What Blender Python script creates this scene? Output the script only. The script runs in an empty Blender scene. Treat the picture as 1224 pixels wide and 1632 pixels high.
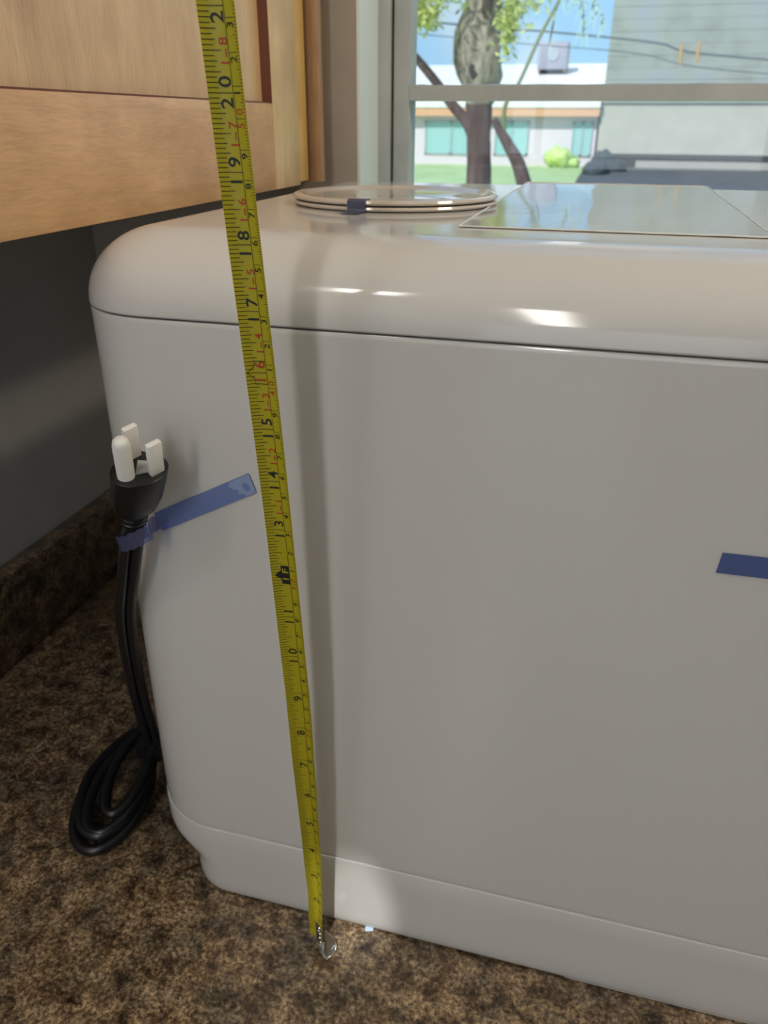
import bpy, bmesh, math, random
from mathutils import Vector, Matrix
random.seed(7)
SC = bpy.context.scene
C = SC.collection
PI = math.pi

# ------------------------------------------------------------------ camera
cam = bpy.data.objects.new('camera', bpy.data.cameras.new('camera'))
C.objects.link(cam)
SC.camera = cam
yaw, pitch, roll = 0.2615038, 0.4617379, 0.0058324
cy, sy, cp, sp = math.cos(yaw), math.sin(yaw), math.cos(pitch), math.sin(pitch)
Fw = Vector((-sy*cp, cy*cp, -sp)); Rt = Vector((cy, sy, 0)); Up = Rt.cross(Fw)
R2 = Rt*math.cos(roll) + Up*math.sin(roll); U2 = -Rt*math.sin(roll) + Up*math.cos(roll)
M = Matrix((R2, U2, -Fw)).transposed().to_4x4()
M.translation = Vector((0, 0, 0.4977))
cam.matrix_world = M
cam.data.sensor_fit = 'VERTICAL'; cam.data.sensor_height = 36; cam.data.sensor_width = 27
cam.data.lens = 36*1250/1632
cam.data.clip_start = 0.02; cam.data.clip_end = 300
cam.data.dof.use_dof = True; cam.data.dof.focus_distance = 0.36; cam.data.dof.aperture_fstop = 17

# ------------------------------------------------------------------ world, sun, lamps, exposure
SC.view_settings.view_transform = 'Standard'; SC.view_settings.look = 'None'
SC.view_settings.gamma = 1; SC.view_settings.use_curve_mapping = False
SC.view_settings.exposure = 0.0
W = bpy.data.worlds.new('sky'); SC.world = W; W.use_nodes = True
nt = W.node_tree; nt.nodes.clear()
wo = nt.nodes.new('ShaderNodeOutputWorld'); bg = nt.nodes.new('ShaderNodeBackground')
tc = nt.nodes.new('ShaderNodeTexCoord'); sep = nt.nodes.new('ShaderNodeSeparateXYZ')
rp = nt.nodes.new('ShaderNodeValToRGB'); nz = nt.nodes.new('ShaderNodeTexNoise'); rc = nt.nodes.new('ShaderNodeValToRGB')
mx = nt.nodes.new('ShaderNodeMix'); mx.data_type = 'RGBA'
rp.color_ramp.elements[0].position = 0.0; rp.color_ramp.elements[0].color = (0.66, 0.87, 1.0, 1)
rp.color_ramp.elements[1].position = 0.5; rp.color_ramp.elements[1].color = (0.22, 0.50, 0.92, 1)
e = rp.color_ramp.elements.new(0.07); e.color = (0.36, 0.68, 1.0, 1)
nz.inputs['Scale'].default_value = 3.5; nz.inputs['Detail'].default_value = 5
rc.color_ramp.elements[0].position = 0.5; rc.color_ramp.elements[0].color = (0, 0, 0, 1)
rc.color_ramp.elements[1].position = 0.68; rc.color_ramp.elements[1].color = (1, 1, 1, 1)
nt.links.new(tc.outputs['Generated'], sep.inputs[0]); nt.links.new(sep.outputs['Z'], rp.inputs[0])
nt.links.new(tc.outputs['Generated'], nz.inputs['Vector']); nt.links.new(nz.outputs[0], rc.inputs[0])
nt.links.new(rc.outputs[0], mx.inputs[0]); nt.links.new(rp.outputs[0], mx.inputs[6])
mx.inputs[7].default_value = (0.95, 0.98, 1.0, 1)
nt.links.new(mx.outputs[2], bg.inputs[0]); bg.inputs[1].default_value = 1.05
nt.links.new(bg.outputs[0], wo.inputs[0])

def lamp(name, kind, loc, target, energy, color=(1, 1, 1), **kw):
    d = bpy.data.lights.new(name, kind); d.energy = energy; d.color = color
    for k, v in kw.items(): setattr(d, k, v)
    o = bpy.data.objects.new(name, d); C.objects.link(o); o.location = loc
    o.rotation_euler = (Vector(target)-Vector(loc)).to_track_quat('-Z', 'Y').to_euler()
    return o
lamp('sun', 'SUN', (-20, -30, 40), (-2, 10, 0), 3.8, (1, .95, .86), angle=0.01)
# bluish fill added behind the camera, no window there, and the ceiling lamp
lamp('rear_fill_light', 'AREA', (-0.10, -2.85, 0.45), (-0.1, 0.4, 0.25), 11, (0.74, 0.90, 1.0), shape='RECTANGLE', size=1.6, size_y=1.4)
lamp('ceiling_strip_light', 'AREA', (-0.165, -1.15, 1.49), (-0.165, -0.6, 0.3), 19, (1.0, 0.96, 0.90), shape='RECTANGLE', size=0.13, size_y=2.0)
lamp('highlight_helper_light', 'AREA', (-0.485, -0.42, 1.35), (-0.2, 0.3, 0.4), 1.3, (1.0, 0.97, 0.92), shape='RECTANGLE', size=0.15, size_y=0.12)  # added only to place a highlight on the rounded top edge
lamp('cabinet_fill_light', 'AREA', (1.05, 0.30, 1.49), (-0.27, 0.5, 0.5), 15, (1.0, 0.87, 0.66), shape='DISK', size=0.4)  # warm fill added to brighten the cabinet front, no known fixture
lamp('patch_helper_light', 'SPOT', (-0.095, -0.55, 1.35), (-0.110, 0.335, 0.025), 80, (1.0, 0.99, 0.95), spot_size=math.radians(2.0), spot_blend=0.15, shadow_soft_size=0.01)  # spot added for the bright patch on the appliance base, no fixture behind it

# ------------------------------------------------------------------ helpers
def tag(o, label=None, cat=None, group=None, kind=None):
    if label: o['label'] = label
    if cat: o['category'] = cat
    if group: o['group'] = group
    if kind: o['kind'] = kind
    return o
def empty(name, loc, label=None, cat=None, group=None, kind=None):
    o = bpy.data.objects.new(name, None); C.objects.link(o); o.location = loc; o.empty_display_size = 0.05
    return tag(o, label, cat, group, kind)
def link(name, me, mat, parent=None, smooth=False, angle=0.6):
    if mat and not me.materials: me.materials.append(mat)
    if smooth:
        me.polygons.foreach_set('use_smooth', [True]*len(me.polygons))
        me.set_sharp_from_angle(angle=angle)
    o = bpy.data.objects.new(name, me); C.objects.link(o)
    if parent:
        o.parent = parent
        w = Vector((0, 0, 0)); p = parent
        while p: w += p.location; p = p.parent
        if any(abs(c) > 1e-9 for c in w): me.transform(Matrix.Translation(-w))
    return o
def mesh(vs, fs, name='m'):
    me = bpy.data.meshes.new(name); me.from_pydata([tuple(v) for v in vs], [], fs); me.update(); return me
class MB:
    def __init__(s): s.v = []; s.f = []
    def add(s, vs, fs):
        n = len(s.v); s.v += [tuple(v) for v in vs]; s.f += [tuple(i+n for i in f) for f in fs]; return s
    def box(s, x0, x1, y0, y1, z0, z1):
        return s.add([(x0,y0,z0),(x1,y0,z0),(x1,y1,z0),(x0,y1,z0),(x0,y0,z1),(x1,y0,z1),(x1,y1,z1),(x0,y1,z1)],
                     [(0,3,2,1),(4,5,6,7),(0,1,5,4),(1,2,6,5),(2,3,7,6),(3,0,4,7)])
    def loft(s, rings, cap0=True, cap1=True, closed=True):
        n = len(rings[0]); base = len(s.v)
        for r in rings: s.v += [tuple(p) for p in r]
        for i in range(len(rings)-1):
            for j in range(n if closed else n-1):
                a = base+i*n+j; b = base+i*n+(j+1) % n
                s.f.append((a, b, b+n, a+n))
        if cap0: s.f.append(tuple(base+j for j in range(n))[::-1])
        if cap1: s.f.append(tuple(base+(len(rings)-1)*n+j for j in range(n)))
        return s
    def tube(s, pts, r, seg=10, cap=True):
        pts = [Vector(p) for p in pts]; rings = []
        t = (pts[1]-pts[0]).normalized(); up = Vector((0, 0, 1)) if abs(t.z) < .9 else Vector((1, 0, 0))
        a = t.cross(up).normalized()
        for i, p in enumerate(pts):
            t = (pts[min(i+1, len(pts)-1)]-pts[max(i-1, 0)]).normalized()
            a = (a-t*a.dot(t)).normalized(); b = t.cross(a)
            rr = r[i] if isinstance(r, (list, tuple)) else r
            rings.append([p+a*rr*math.cos(2*PI*k/seg)+b*rr*math.sin(2*PI*k/seg) for k in range(seg)])
        return s.loft(rings, cap, cap)
    def build(s, name, mat, parent=None, smooth=False, bevel=0, angle=0.6):
        me = mesh(s.v, s.f, name)
        bm = bmesh.new(); bm.from_mesh(me); bmesh.ops.recalc_face_normals(bm, faces=bm.faces)
        if bevel: bmesh.ops.bevel(bm, geom=list(bm.edges), offset=bevel, segments=2, profile=0.5, affect='EDGES')
        bm.to_mesh(me); bm.free()
        return link(name, me, mat, parent, smooth or bevel > 0, angle)
def bx(name, b, mat, parent=None, bevel=0): return MB().box(*b).build(name, mat, parent, bevel=bevel)
def catmull(P, n=8):
    P = [Vector(p) for p in P]; Q = [P[0]*2-P[1]]+P+[P[-1]*2-P[-2]]; out = []
    for i in range(1, len(Q)-2):
        for k in range(n):
            t = k/n; a, b, c, d = Q[i-1], Q[i], Q[i+1], Q[i+2]
            out.append(0.5*((2*b)+(c-a)*t+(2*a-5*b+4*c-d)*t*t+(3*b-a-3*c+d)*t**3))
    out.append(P[-1]); return out
def rrect(z, x0, x1, y0, y1, r, n=12):
    out = []
    for cx, cyy, a0 in ((x1-r, y0+r, -PI/2), (x1-r, y1-r, 0), (x0+r, y1-r, PI/2), (x0+r, y0+r, PI)):
        for k in range(n+1):
            a = a0+PI/2*k/n; out.append((cx+r*math.cos(a), cyy+r*math.sin(a), z))
    return out

# ------------------------------------------------------------------ materials
def mat(name, col, rough=0.5, **kw):
    m = bpy.data.materials.new(name); m.use_nodes = True
    b = m.node_tree.nodes['Principled BSDF']
    b.inputs['Base Color'].default_value = (*col, 1); b.inputs['Roughness'].default_value = rough
    for k, v in kw.items(): b.inputs[k].default_value = v
    return m
def N(m, t, **kw):
    n = m.node_tree.nodes.new(t)
    for k, v in kw.items():
        if hasattr(n, k): setattr(n, k, v)
        else: n.inputs[k].default_value = v
    return n
def L(m, a, b): m.node_tree.links.new(a, b)
def P(m): return m.node_tree.nodes['Principled BSDF']
def ramp(m, stops):
    r = N(m, 'ShaderNodeValToRGB'); el = r.color_ramp.elements
    while len(el) > 1: el.remove(el[-1])
    el[0].position = stops[0][0]; el[0].color = (*stops[0][1], 1)
    for p, c in stops[1:]:
        e = el.new(p); e.color = (*c, 1)
    return r
def coords(m, scale=(1, 1, 1), rot=(0, 0, 0)):
    t = N(m, 'ShaderNodeTexCoord'); mp = N(m, 'ShaderNodeMapping'); mp.inputs['Scale'].default_value = scale
    mp.inputs['Rotation'].default_value = rot
    g = N(m, 'ShaderNodeNewGeometry'); L(m, g.outputs['Position'], mp.inputs[0]); return mp.outputs[0]
def noisy(name, stops, scale, mscale=(1, 1, 1), detail=6, rough=0.5, bump=0, nrough=0.6, dist=0.001, **kw):
    m = mat(name, stops[0][1], rough, **kw); co = coords(m, mscale)
    n = N(m, 'ShaderNodeTexNoise'); n.inputs['Scale'].default_value = scale; n.inputs['Detail'].default_value = detail
    n.inputs['Roughness'].default_value = nrough
    L(m, co, n.inputs['Vector']); r = ramp(m, stops); L(m, n.outputs[0], r.inputs[0]); L(m, r.outputs[0], P(m).inputs['Base Color'])
    if bump:
        b = N(m, 'ShaderNodeBump'); b.inputs['Strength'].default_value = bump; b.inputs['Distance'].default_value = dist
        L(m, n.outputs[0], b.inputs['Height']); L(m, b.outputs[0], P(m).inputs['Normal'])
    return m
def wood(name, c0, c1, c2, along):
    sc = {'y': (9, 1.0, 9), 'z': (9, 9, 0.8)}[along]
    m = mat(name, c1, 0.34); P(m).inputs['Coat Weight'].default_value = 0.25; P(m).inputs['Coat Roughness'].default_value = .25
    co = coords(m, sc); n = N(m, 'ShaderNodeTexNoise'); n.inputs['Scale'].default_value = 6; n.inputs['Detail'].default_value = 7
    n.inputs['Roughness'].default_value = .62; n.inputs['Distortion'].default_value = 0.6
    L(m, co, n.inputs['Vector'])
    r = ramp(m, [(0.25, c0), (0.5, c1), (0.75, c2)]); L(m, n.outputs[0], r.inputs[0])
    co2 = coords(m, tuple(x*7 for x in sc)); n2 = N(m, 'ShaderNodeTexNoise'); n2.inputs['Scale'].default_value = 14; n2.inputs['Detail'].default_value = 3
    L(m, co2, n2.inputs['Vector']); r2 = ramp(m, [(0.3, (.90, .90, .90)), (0.6, (1.04, 1.04, 1.04))]); L(m, n2.outputs[0], r2.inputs[0])
    # soft mottling of maple
    n3 = N(m, 'ShaderNodeTexNoise'); n3.inputs['Scale'].default_value = 22; co3 = coords(m, (1, 1, 1)); L(m, co3, n3.inputs['Vector'])
    r3 = ramp(m, [(0.3, (.88, .84, .80)), (0.7, (1.08, 1.08, 1.08))]); L(m, n3.outputs[0], r3.inputs[0])
    a = N(m, 'ShaderNodeMix', data_type='RGBA', blend_type='MULTIPLY'); a.inputs[0].default_value = 1
    L(m, r.outputs[0], a.inputs[6]); L(m, r2.outputs[0], a.inputs[7])
    b = N(m, 'ShaderNodeMix', data_type='RGBA', blend_type='MULTIPLY'); b.inputs[0].default_value = 1
    L(m, a.outputs[2], b.inputs[6]); L(m, r3.outputs[0], b.inputs[7]); L(m, b.outputs[2], P(m).inputs['Base Color'])
    return m

M_plastic = mat('appliance_plastic', (0.63, 0.615, 0.605), 0.09, **{'IOR': 1.5})
M_plastic_base = mat('appliance_base_plastic', (0.63, 0.615, 0.605), 0.10)
M_cover = mat('round_cover_plastic', (0.60, 0.53, 0.46), 0.07)
M_groove = mat('groove_dark', (0.10, 0.09, 0.085), 0.7)
M_rubber = mat('black_rubber', (0.006, 0.007, 0.010), 0.33)
M_cap = mat('white_cap_plastic', (0.80, 0.80, 0.78), 0.35)
M_yellow = mat('tape_yellow', (0.43, 0.37, 0.010), 0.42)
M_black = mat('print_black', (0.012, 0.012, 0.012), 0.5)
M_red = mat('print_red', (0.42, 0.05, 0.02), 0.5)
M_steel = mat('hook_steel', (0.72, 0.72, 0.72), 0.22, Metallic=1.0)
M_trimwhite = mat('painted_white_trim', (0.78, 0.82, 0.80), 0.4)
M_sash = noisy('painted_sash', [(0.35, (0.42, 0.42, 0.40)), (0.7, (0.50, 0.50, 0.475))], 20, rough=.5, bump=.3)
M_wall = noisy('wall_paint', [(0.3, (0.47, 0.46, 0.445)), (0.7, (0.50, 0.49, 0.475))], 30, rough=.6, bump=.15)
M_wallback = noisy('beige_wall_paint', [(0.3, (0.40, 0.335, 0.27)), (0.7, (0.44, 0.37, 0.30))], 30, rough=.6, bump=.15)
M_ceil = mat('ceiling_paint', (0.75, 0.74, 0.71), 0.8)
M_floor = noisy('floor_tile', [(0.3, (0.25, 0.20, 0.15)), (0.7, (0.35, 0.29, 0.23))], 3, rough=.4)
woodR = wood('maple_rail', (0.580, 0.331, 0.145), (0.725, 0.436, 0.210), (0.812, 0.506, 0.261), 'y')
woodP = wood('maple_panel', (0.598, 0.378, 0.189), (0.702, 0.467, 0.247), (0.780, 0.542, 0.305), 'z')
woodS = wood('maple_stile', (0.634, 0.419, 0.203), (0.743, 0.511, 0.270), (0.810, 0.576, 0.324), 'z')
woodF = wood('golden_frame', (0.675, 0.367, 0.095), (0.783, 0.445, 0.128), (0.837, 0.498, 0.162), 'z')
woodD = wood('brown_bead', (0.26, 0.13, 0.055), (0.36, 0.19, 0.085), (0.42, 0.23, 0.11), 'z')

M_edgeb = mat('shaded_edge', (.16, .045, .018), .5)  # dark colour stands in for shade inside the door recess
# granite-look counter
M_gran = mat('granite', (0.1, 0.07, 0.05), 0.28)
co = coords(M_gran)
n1 = N(M_gran, 'ShaderNodeTexNoise'); n1.inputs['Scale'].default_value = 75; n1.inputs['Detail'].default_value = 5; n1.inputs['Roughness'].default_value = .7; n1.inputs['Distortion'].default_value = .5
n2 = N(M_gran, 'ShaderNodeTexNoise'); n2.inputs['Scale'].default_value = 330; n2.inputs['Detail'].default_value = 4; n2.inputs['Roughness'].default_value = .75
n3 = N(M_gran, 'ShaderNodeTexNoise'); n3.inputs['Scale'].default_value = 32; n3.inputs['Detail'].default_value = 3
for n in (n1, n2, n3): L(M_gran, co, n.inputs['Vector'])
r1 = ramp(M_gran, [(0.34, (0.035, 0.024, 0.017)), (0.45, (0.130, 0.090, 0.056)), (0.60, (0.29, 0.22, 0.150))])
r2 = ramp(M_gran, [(0.36, (0.22, 0.2, 0.19)), (0.5, (0.9, 0.88, 0.84)), (0.64, (2.0, 1.95, 1.75))])
r3 = ramp(M_gran, [(0.36, (0.62, 0.66, 0.72)), (0.6, (1.15, 1.1, 1.05))])
L(M_gran, n1.outputs[0], r1.inputs[0]); L(M_gran, n2.outputs[0], r2.inputs[0]); L(M_gran, n3.outputs[0], r3.inputs[0])
a = N(M_gran, 'ShaderNodeMix', data_type='RGBA', blend_type='MULTIPLY'); a.inputs[0].default_value = 1
L(M_gran, r1.outputs[0], a.inputs[6]); L(M_gran, r2.outputs[0], a.inputs[7])
b = N(M_gran, 'ShaderNodeMix', data_type='RGBA', blend_type='MULTIPLY'); b.inputs[0].default_value = 1
L(M_gran, a.outputs[2], b.inputs[6]); L(M_gran, r3.outputs[0], b.inputs[7]); L(M_gran, b.outputs[2], P(M_gran).inputs['Base Color'])

# window glass: see-through with a faint reflection
M_glass = bpy.data.materials.new('window_glass'); M_glass.use_nodes = True
g = M_glass.node_tree; g.nodes.clear()
go = g.nodes.new('ShaderNodeOutputMaterial'); gm = g.nodes.new('ShaderNodeMixShader'); gt = g.nodes.new('ShaderNodeBsdfTransparent'); gg = g.nodes.new('ShaderNodeBsdfGlossy')
gt.inputs[0].default_value = (0.95, 0.97, 0.96, 1); gg.inputs['Roughness'].default_value = 0.02; gm.inputs[0].default_value = 0.05
g.links.new(gt.outputs[0], gm.inputs[1]); g.links.new(gg.outputs[0], gm.inputs[2]); g.links.new(gm.outputs[0], go.inputs[0])

# translucent blue packing tape
def tape_mat(name, col, fac):
    m = bpy.data.materials.new(name); m.use_nodes = True; t = m.node_tree
    p = t.nodes['Principled BSDF']; o = t.nodes['Material Output']
    p.inputs['Base Color'].default_value = (*col, 1); p.inputs['Roughness'].default_value = 0.3
    tr = t.nodes.new('ShaderNodeBsdfTransparent'); tr.inputs[0].default_value = (0.62, 0.70, 0.95, 1)
    mx = t.nodes.new('ShaderNodeMixShader'); mx.inputs[0].default_value = fac
    t.links.new(tr.outputs[0], mx.inputs[1]); t.links.new(p.outputs[0], mx.inputs[2]); t.links.new(mx.outputs[0], o.inputs[0])
    return m, p, t
M_btape, p_, t_ = tape_mat('blue_tape', (0.20, 0.27, 0.55), 0.78)
M_btape_dark, _, _ = tape_mat('dark_blue_tape', (0.085, 0.125, 0.30), 0.9)
M_btape_thin, _, _ = tape_mat('thin_blue_tape', (0.20, 0.20, 0.33), 0.2)
M_bubble, _, _ = tape_mat('lifted_blue_tape', (0.33, 0.42, 0.66), 0.8)

# glossy film
M_film = mat('clear_film', (0.50, 0.48, 0.44), 0.04, **{'IOR': 1.9})
co = coords(M_film, (170, 3, 1)); fn = N(M_film, 'ShaderNodeTexNoise'); fn.inputs['Scale'].default_value = 1.0; fn.inputs['Detail'].default_value = 3
co2 = coords(M_film, (12, 60, 1)); fn2 = N(M_film, 'ShaderNodeTexNoise'); fn2.inputs['Scale'].default_value = 1.3; fn2.inputs['Detail'].default_value = 4
L(M_film, co, fn.inputs['Vector']); L(M_film, co2, fn2.inputs['Vector'])
fa = N(M_film, 'ShaderNodeMath', operation='ADD'); L(M_film, fn.outputs[0], fa.inputs[0]); L(M_film, fn2.outputs[0], fa.inputs[1])
fb = N(M_film, 'ShaderNodeBump'); fb.inputs['Strength'].default_value = 0.12; fb.inputs['Distance'].default_value = 0.0004
L(M_film, fa.outputs[0], fb.inputs['Height']); L(M_film, fb.outputs[0], P(M_film).inputs['Normal'])

# ------------------------------------------------------------------ room shell
XW, YW = -0.55, 0.80
CE, FL = 1.53, -0.91
OX0, OX1, OZ0, OZ1 = -0.243, 0.95, 0.14, 1.22
tag(bx('floor', (XW-.1, 2.7, -3.1, YW+.12, FL-.05, FL), M_floor), kind='structure')
tag(bx('ceiling', (XW-.1, 2.7, -3.1, YW+.12, CE, CE+.05), M_ceil), kind='structure')
tag(bx('wall_left', (XW-.1, XW, -3.0, YW+.12, FL, CE), M_wall), kind='structure')
tag(bx('wall_right', (2.6, 2.7, -3.0, YW+.12, FL, CE), M_wall), kind='structure')
tag(bx('wall_front', (XW, 2.6, -3.1, -3.0, FL, CE), M_wall), kind='structure')
mb = MB()
mb.box(XW, OX0, YW, YW+.12, FL, CE); mb.box(OX1, 2.6, YW, YW+.12, FL, CE)
mb.box(OX0, OX1, YW, YW+.12, FL, OZ0); mb.box(OX0, OX1, YW, YW+.12, OZ1, CE)
tag(mb.build('wall_back', M_wallback), kind='structure')
# window: white reveal lining, fixed frame, sash with muntins, panes
w1 = empty('window_1', (OX0, YW, OZ0), kind='structure')
bx('reveal_lining', (OX0, OX0+.0025, YW+.001, YW+.066, OZ0, OZ1), M_trimwhite, w1)
bx('reveal_lining', (OX1-.0025, OX1, YW+.001, YW+.066, OZ0, OZ1), M_trimwhite, w1)
bx('sill_board', (OX0+.0025, OX1-.0025, YW+.001, YW+.066, OZ0, OZ0+.02), M_trimwhite, w1)
FY0, FY1 = YW+.066, YW+.105
for b_ in ((OX0, -.2277, FY0, FY1, OZ0, OZ1), (OX1-.016, OX1, FY0, FY1, OZ0, OZ1), (-.2277, OX1-.016, FY0, FY1, OZ1-.02, OZ1), (-.2277, OX1-.016, FY0, FY1, OZ0, OZ0+.022)):
    bx('frame_bar', b_, M_sash, w1, bevel=.0012)
bx('sash_gap', (-.2277, -.2250, FY0+.014, FY1, OZ0+.022, OZ1-.02), M_groove, w1)
SX0, SX1, SZ0, SZ1 = -.2250, OX1-.019, OZ0+.024, OZ1-.022
sash = bx('sash_stile', (SX0, -.2087, FY0+.002, FY1-.006, SZ0, SZ1), M_sash, w1, bevel=.0012)
bx('sash_stile', (SX1-.017, SX1, FY0+.002, FY1-.006, SZ0, SZ1), M_sash, w1, bevel=.0012)
bx('sash_rail', (-.2087, SX1-.017, FY0+.002, FY1-.006, SZ0, SZ0+.035), M_sash, w1, bevel=.0012)
bx('sash_rail', (-.2087, SX1-.017, FY0+.002, FY1-.006, SZ1-.03, SZ1), M_sash, w1, bevel=.0012)
zr = [.2150, .5241, .8332]
# each horizontal muntin has an uneven, chipped upper edge of old putty
for z in zr:
    n = 90; x0, x1 = -.2087, SX1-.017
    rings = []
    for k in range(n+1):
        x = x0+(x1-x0)*k/n; t = random.choice((0, 0, .0004, .0009)) if k % 3 else 0.0006
        rings.append([(x, FY0+.002, z-.0072), (x, FY0+.002, z+.0060+t*.3), (x, FY0+.006, z+.0074-t), (x, FY1-.008, z+.0074-t), (x, FY1-.008, z-.0072)])
    MB().loft(rings).build('muntin', M_sash, w1)
xs = [.225, .64]
zz = [SZ0+.035]+[v for z in zr for v in (z-.0072, z+.0076)]+[SZ1-.03]
for x in xs:
    for i in range(0, len(zz), 2): bx('muntin', (x-.0065, x+.0065, FY0+.002, FY1-.008, zz[i], zz[i+1]), M_sash, w1)
xx = [-.2087, xs[0]-.0065, xs[0]+.0065, xs[1]-.0065, xs[1]+.0065, SX1-.017]
for i in range(0, 6, 2):
    for j in range(0, len(zz), 2):
        if zz[j+1]-zz[j] > .02: bx('pane', (xx[i], xx[i+1], FY0+.016, FY0+.018, zz[j], zz[j+1]), M_glass, w1)

# ------------------------------------------------------------------ counter
cab_m = wood('base_maple', (0.40, 0.235, 0.10), (0.50, 0.31, 0.145), (0.56, 0.36, 0.18), 'z')
ct = empty('countertop', (XW, YW, -.04), 'brown speckled granite-look L-shaped countertop under the white appliance', 'countertop')
pts = [(XW, -1.2), (.07, -1.2), (.07, .17), (2.0, .17), (2.0, YW), (XW, YW)]
MB().loft([[(x, y, -.04) for x, y in pts], [(x, y, 0) for x, y in pts]]).build('slab', M_gran, ct, bevel=.002)
bs = MB().box(XW, XW+.022, -1.2, YW, 0, .095).build('backsplash', M_gran, ct, bevel=.003)
bx('backsplash', (XW+.022, 2.0, YW-.018, YW, 0, .095), M_gran, ct, bevel=.003)
bc = empty('base_cabinet', (XW, YW, FL), 'maple base cabinet run under the granite-look countertop', 'cabinet')
pts = [(XW+.002, -1.18), (.04, -1.18), (.04, .20), (1.98, .20), (1.98, YW-.002), (XW+.002, YW-.002)]
MB().loft([[(x, y, FL) for x, y in pts], [(x, y, -.04) for x, y in pts]]).build('carcass', cab_m, bc)
for i in range(3):
    d = bx('door', (.04, .058, -1.16+i*.44, -.74+i*.44, FL+.1, -.06), woodP, bc, bevel=.003)
for i in range(4):
    d = bx('door', (.10+i*.46, .53+i*.46, .182, .20, FL+.1, -.06), woodP, bc, bevel=.003)

# ------------------------------------------------------------------ upper cabinet
XF, ZB = -.270, .4465
uc = empty('upper_cabinet', (XW, .2, ZB), 'light maple wall cabinet with a recessed-panel door hanging beside the window', 'cabinet')
bx('carcass', (XW, XF-.024, .24, .752, ZB+.002, 1.25), woodP, uc)
bx('face_frame', (XF-.024, XF-.006, .716, .752, ZB+.0015, 1.25), woodF, uc, bevel=.001)
bx('face_frame', (XF-.024, XF-.022, .24, .716, ZB+.0015, 1.25), woodF, uc)
bx('filler_strip', (XW, XF-.020, .752, YW, ZB+.001, 1.25), woodD, uc)
MB().tube([(XF-.008, .7705, ZB), (XF-.008, .7705, .85), (XF-.008, .7705, 1.25)], .0112, 20).build('corner_bead', woodD, uc, smooth=True)
def shaker(y0, y1, z0, z1, sw=.057, rh=.0637):
    d = empty('door', (0, 0, 0)); d.parent = uc; d.location = Vector((XF, y0, z0))-uc.location
    bx('stile', (XF-.020, XF, y0, y0+sw, z0, z1), woodS, d, bevel=.0008)
    bx('stile', (XF-.020, XF, y1-sw, y1, z0, z1), woodS, d, bevel=.0008)
    bx('rail', (XF-.020, XF-.0003, y0+sw, y1-sw, z0, z0+rh), woodR, d, bevel=.0008)
    bx('rail', (XF-.020, XF-.0003, y0+sw, y1-sw, z1-rh, z1), woodR, d, bevel=.0008)
    bx('door_panel', (XF-.017, XF-.0085, y0+sw, y1-sw, z0+rh, z1-rh), woodP, d)
    # inner edges of the recess, their shade painted in as dark brown
    bx('recess_edge', (XF-.0085, XF-.0002, y1-sw-.0006, y1-sw, z0+rh, z1-rh), M_edgeb, d)
    bx('recess_edge', (XF-.0085, XF-.0012, y0+sw, y1-sw, z0+rh, z0+rh+.0010), M_edgeb, d)
shaker(.245, .7145, ZB, 1.24)

# ------------------------------------------------------------------ appliance
AX0, AX1, AY0, AY1, AT = -.268, .36, .3395, .778, .4495
ap = empty('countertop_appliance', (0.046, .56, 0), 'large glossy off-white plastic countertop appliance with rounded corners', 'appliance')
RC = .055
def sm(t): t = max(0, min(1, t)); return t*t*(3-2*t)
rings = []
for z, ins in ((.0012, .0030), (.0020, .0018), (.0045, .0008), (.009, .0002), (.014, 0), (.020, 0), (.026, 0), (.030, 0), (.034, 0), (.038, 0), (.042, 0), (.046, 0), (.050, 0), (.0635, 0), (.0643, .0002), (.0646, .0008)):
    w_ = sm((.045-z)/.020); lx = .030*w_
    rings.append(rrect(z, AX0+ins+lx, AX1-ins, AY0+ins, AY1-ins, RC-ins-.024*w_))
MB().loft(rings).build('base', M_plastic_base, ap, smooth=True, angle=.7)
# lower skirt lip on the right half
rings = [rrect(z, .022+i_, AX1-.012-i_, AY0+.0022+i_, AY1-.03, .012) for z, i_ in ((0, .0012), (.0006, 0), (.003, 0))]
MB().loft(rings).build('skirt', M_plastic_base, ap, smooth=True)
for fx, fy in ((-.19, .40), (-.19, .72)):
    MB().tube([(fx, fy, 0), (fx, fy, .0016)], .014, 20).build('foot', M_rubber, ap, smooth=True)
rings = [rrect(z, AX0+i_, AX1-i_, AY0+i_, AY1-i_, RC-i_) for z, i_ in ((.0646, .0020), (.0650, .0014), (.0658, .0008), (.0662, .0007), (.0690, .0006), (.1, .0005), (.38, .0005), (.4085, .0004), (.4104, .0004), (.4110, .0008))]
MB().loft(rings).build('side_shell', M_plastic, ap, smooth=True, angle=.7)
rings = [rrect(z, AX0+.0022, AX1-.0022, AY0+.0022, AY1-.0022, RC-.0022) for z in (.4110, .4119)]
MB().loft(rings).build('seam', M_groove, ap)
RT = .0375; rings = [rrect(.4119, AX0+.0008, AX1-.0008, AY0+.0008, AY1-.0008, RC-.0008), rrect(.4127, AX0, AX1, AY0, AY1, RC)]
for k in range(0, 25):
    t = PI/2*k/24; ins = (1-math.cos(t)); 
    z = .4130+(AT-.4130)*math.sin(t); i_ = RT*1.15*ins
    rings.append(rrect(z, AX0+i_, AX1-i_, AY0+i_, AY1-i_, max(RC-i_, .004)))
MB().loft(rings).build('top_cover', M_plastic, ap, smooth=True, angle=.9)

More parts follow.
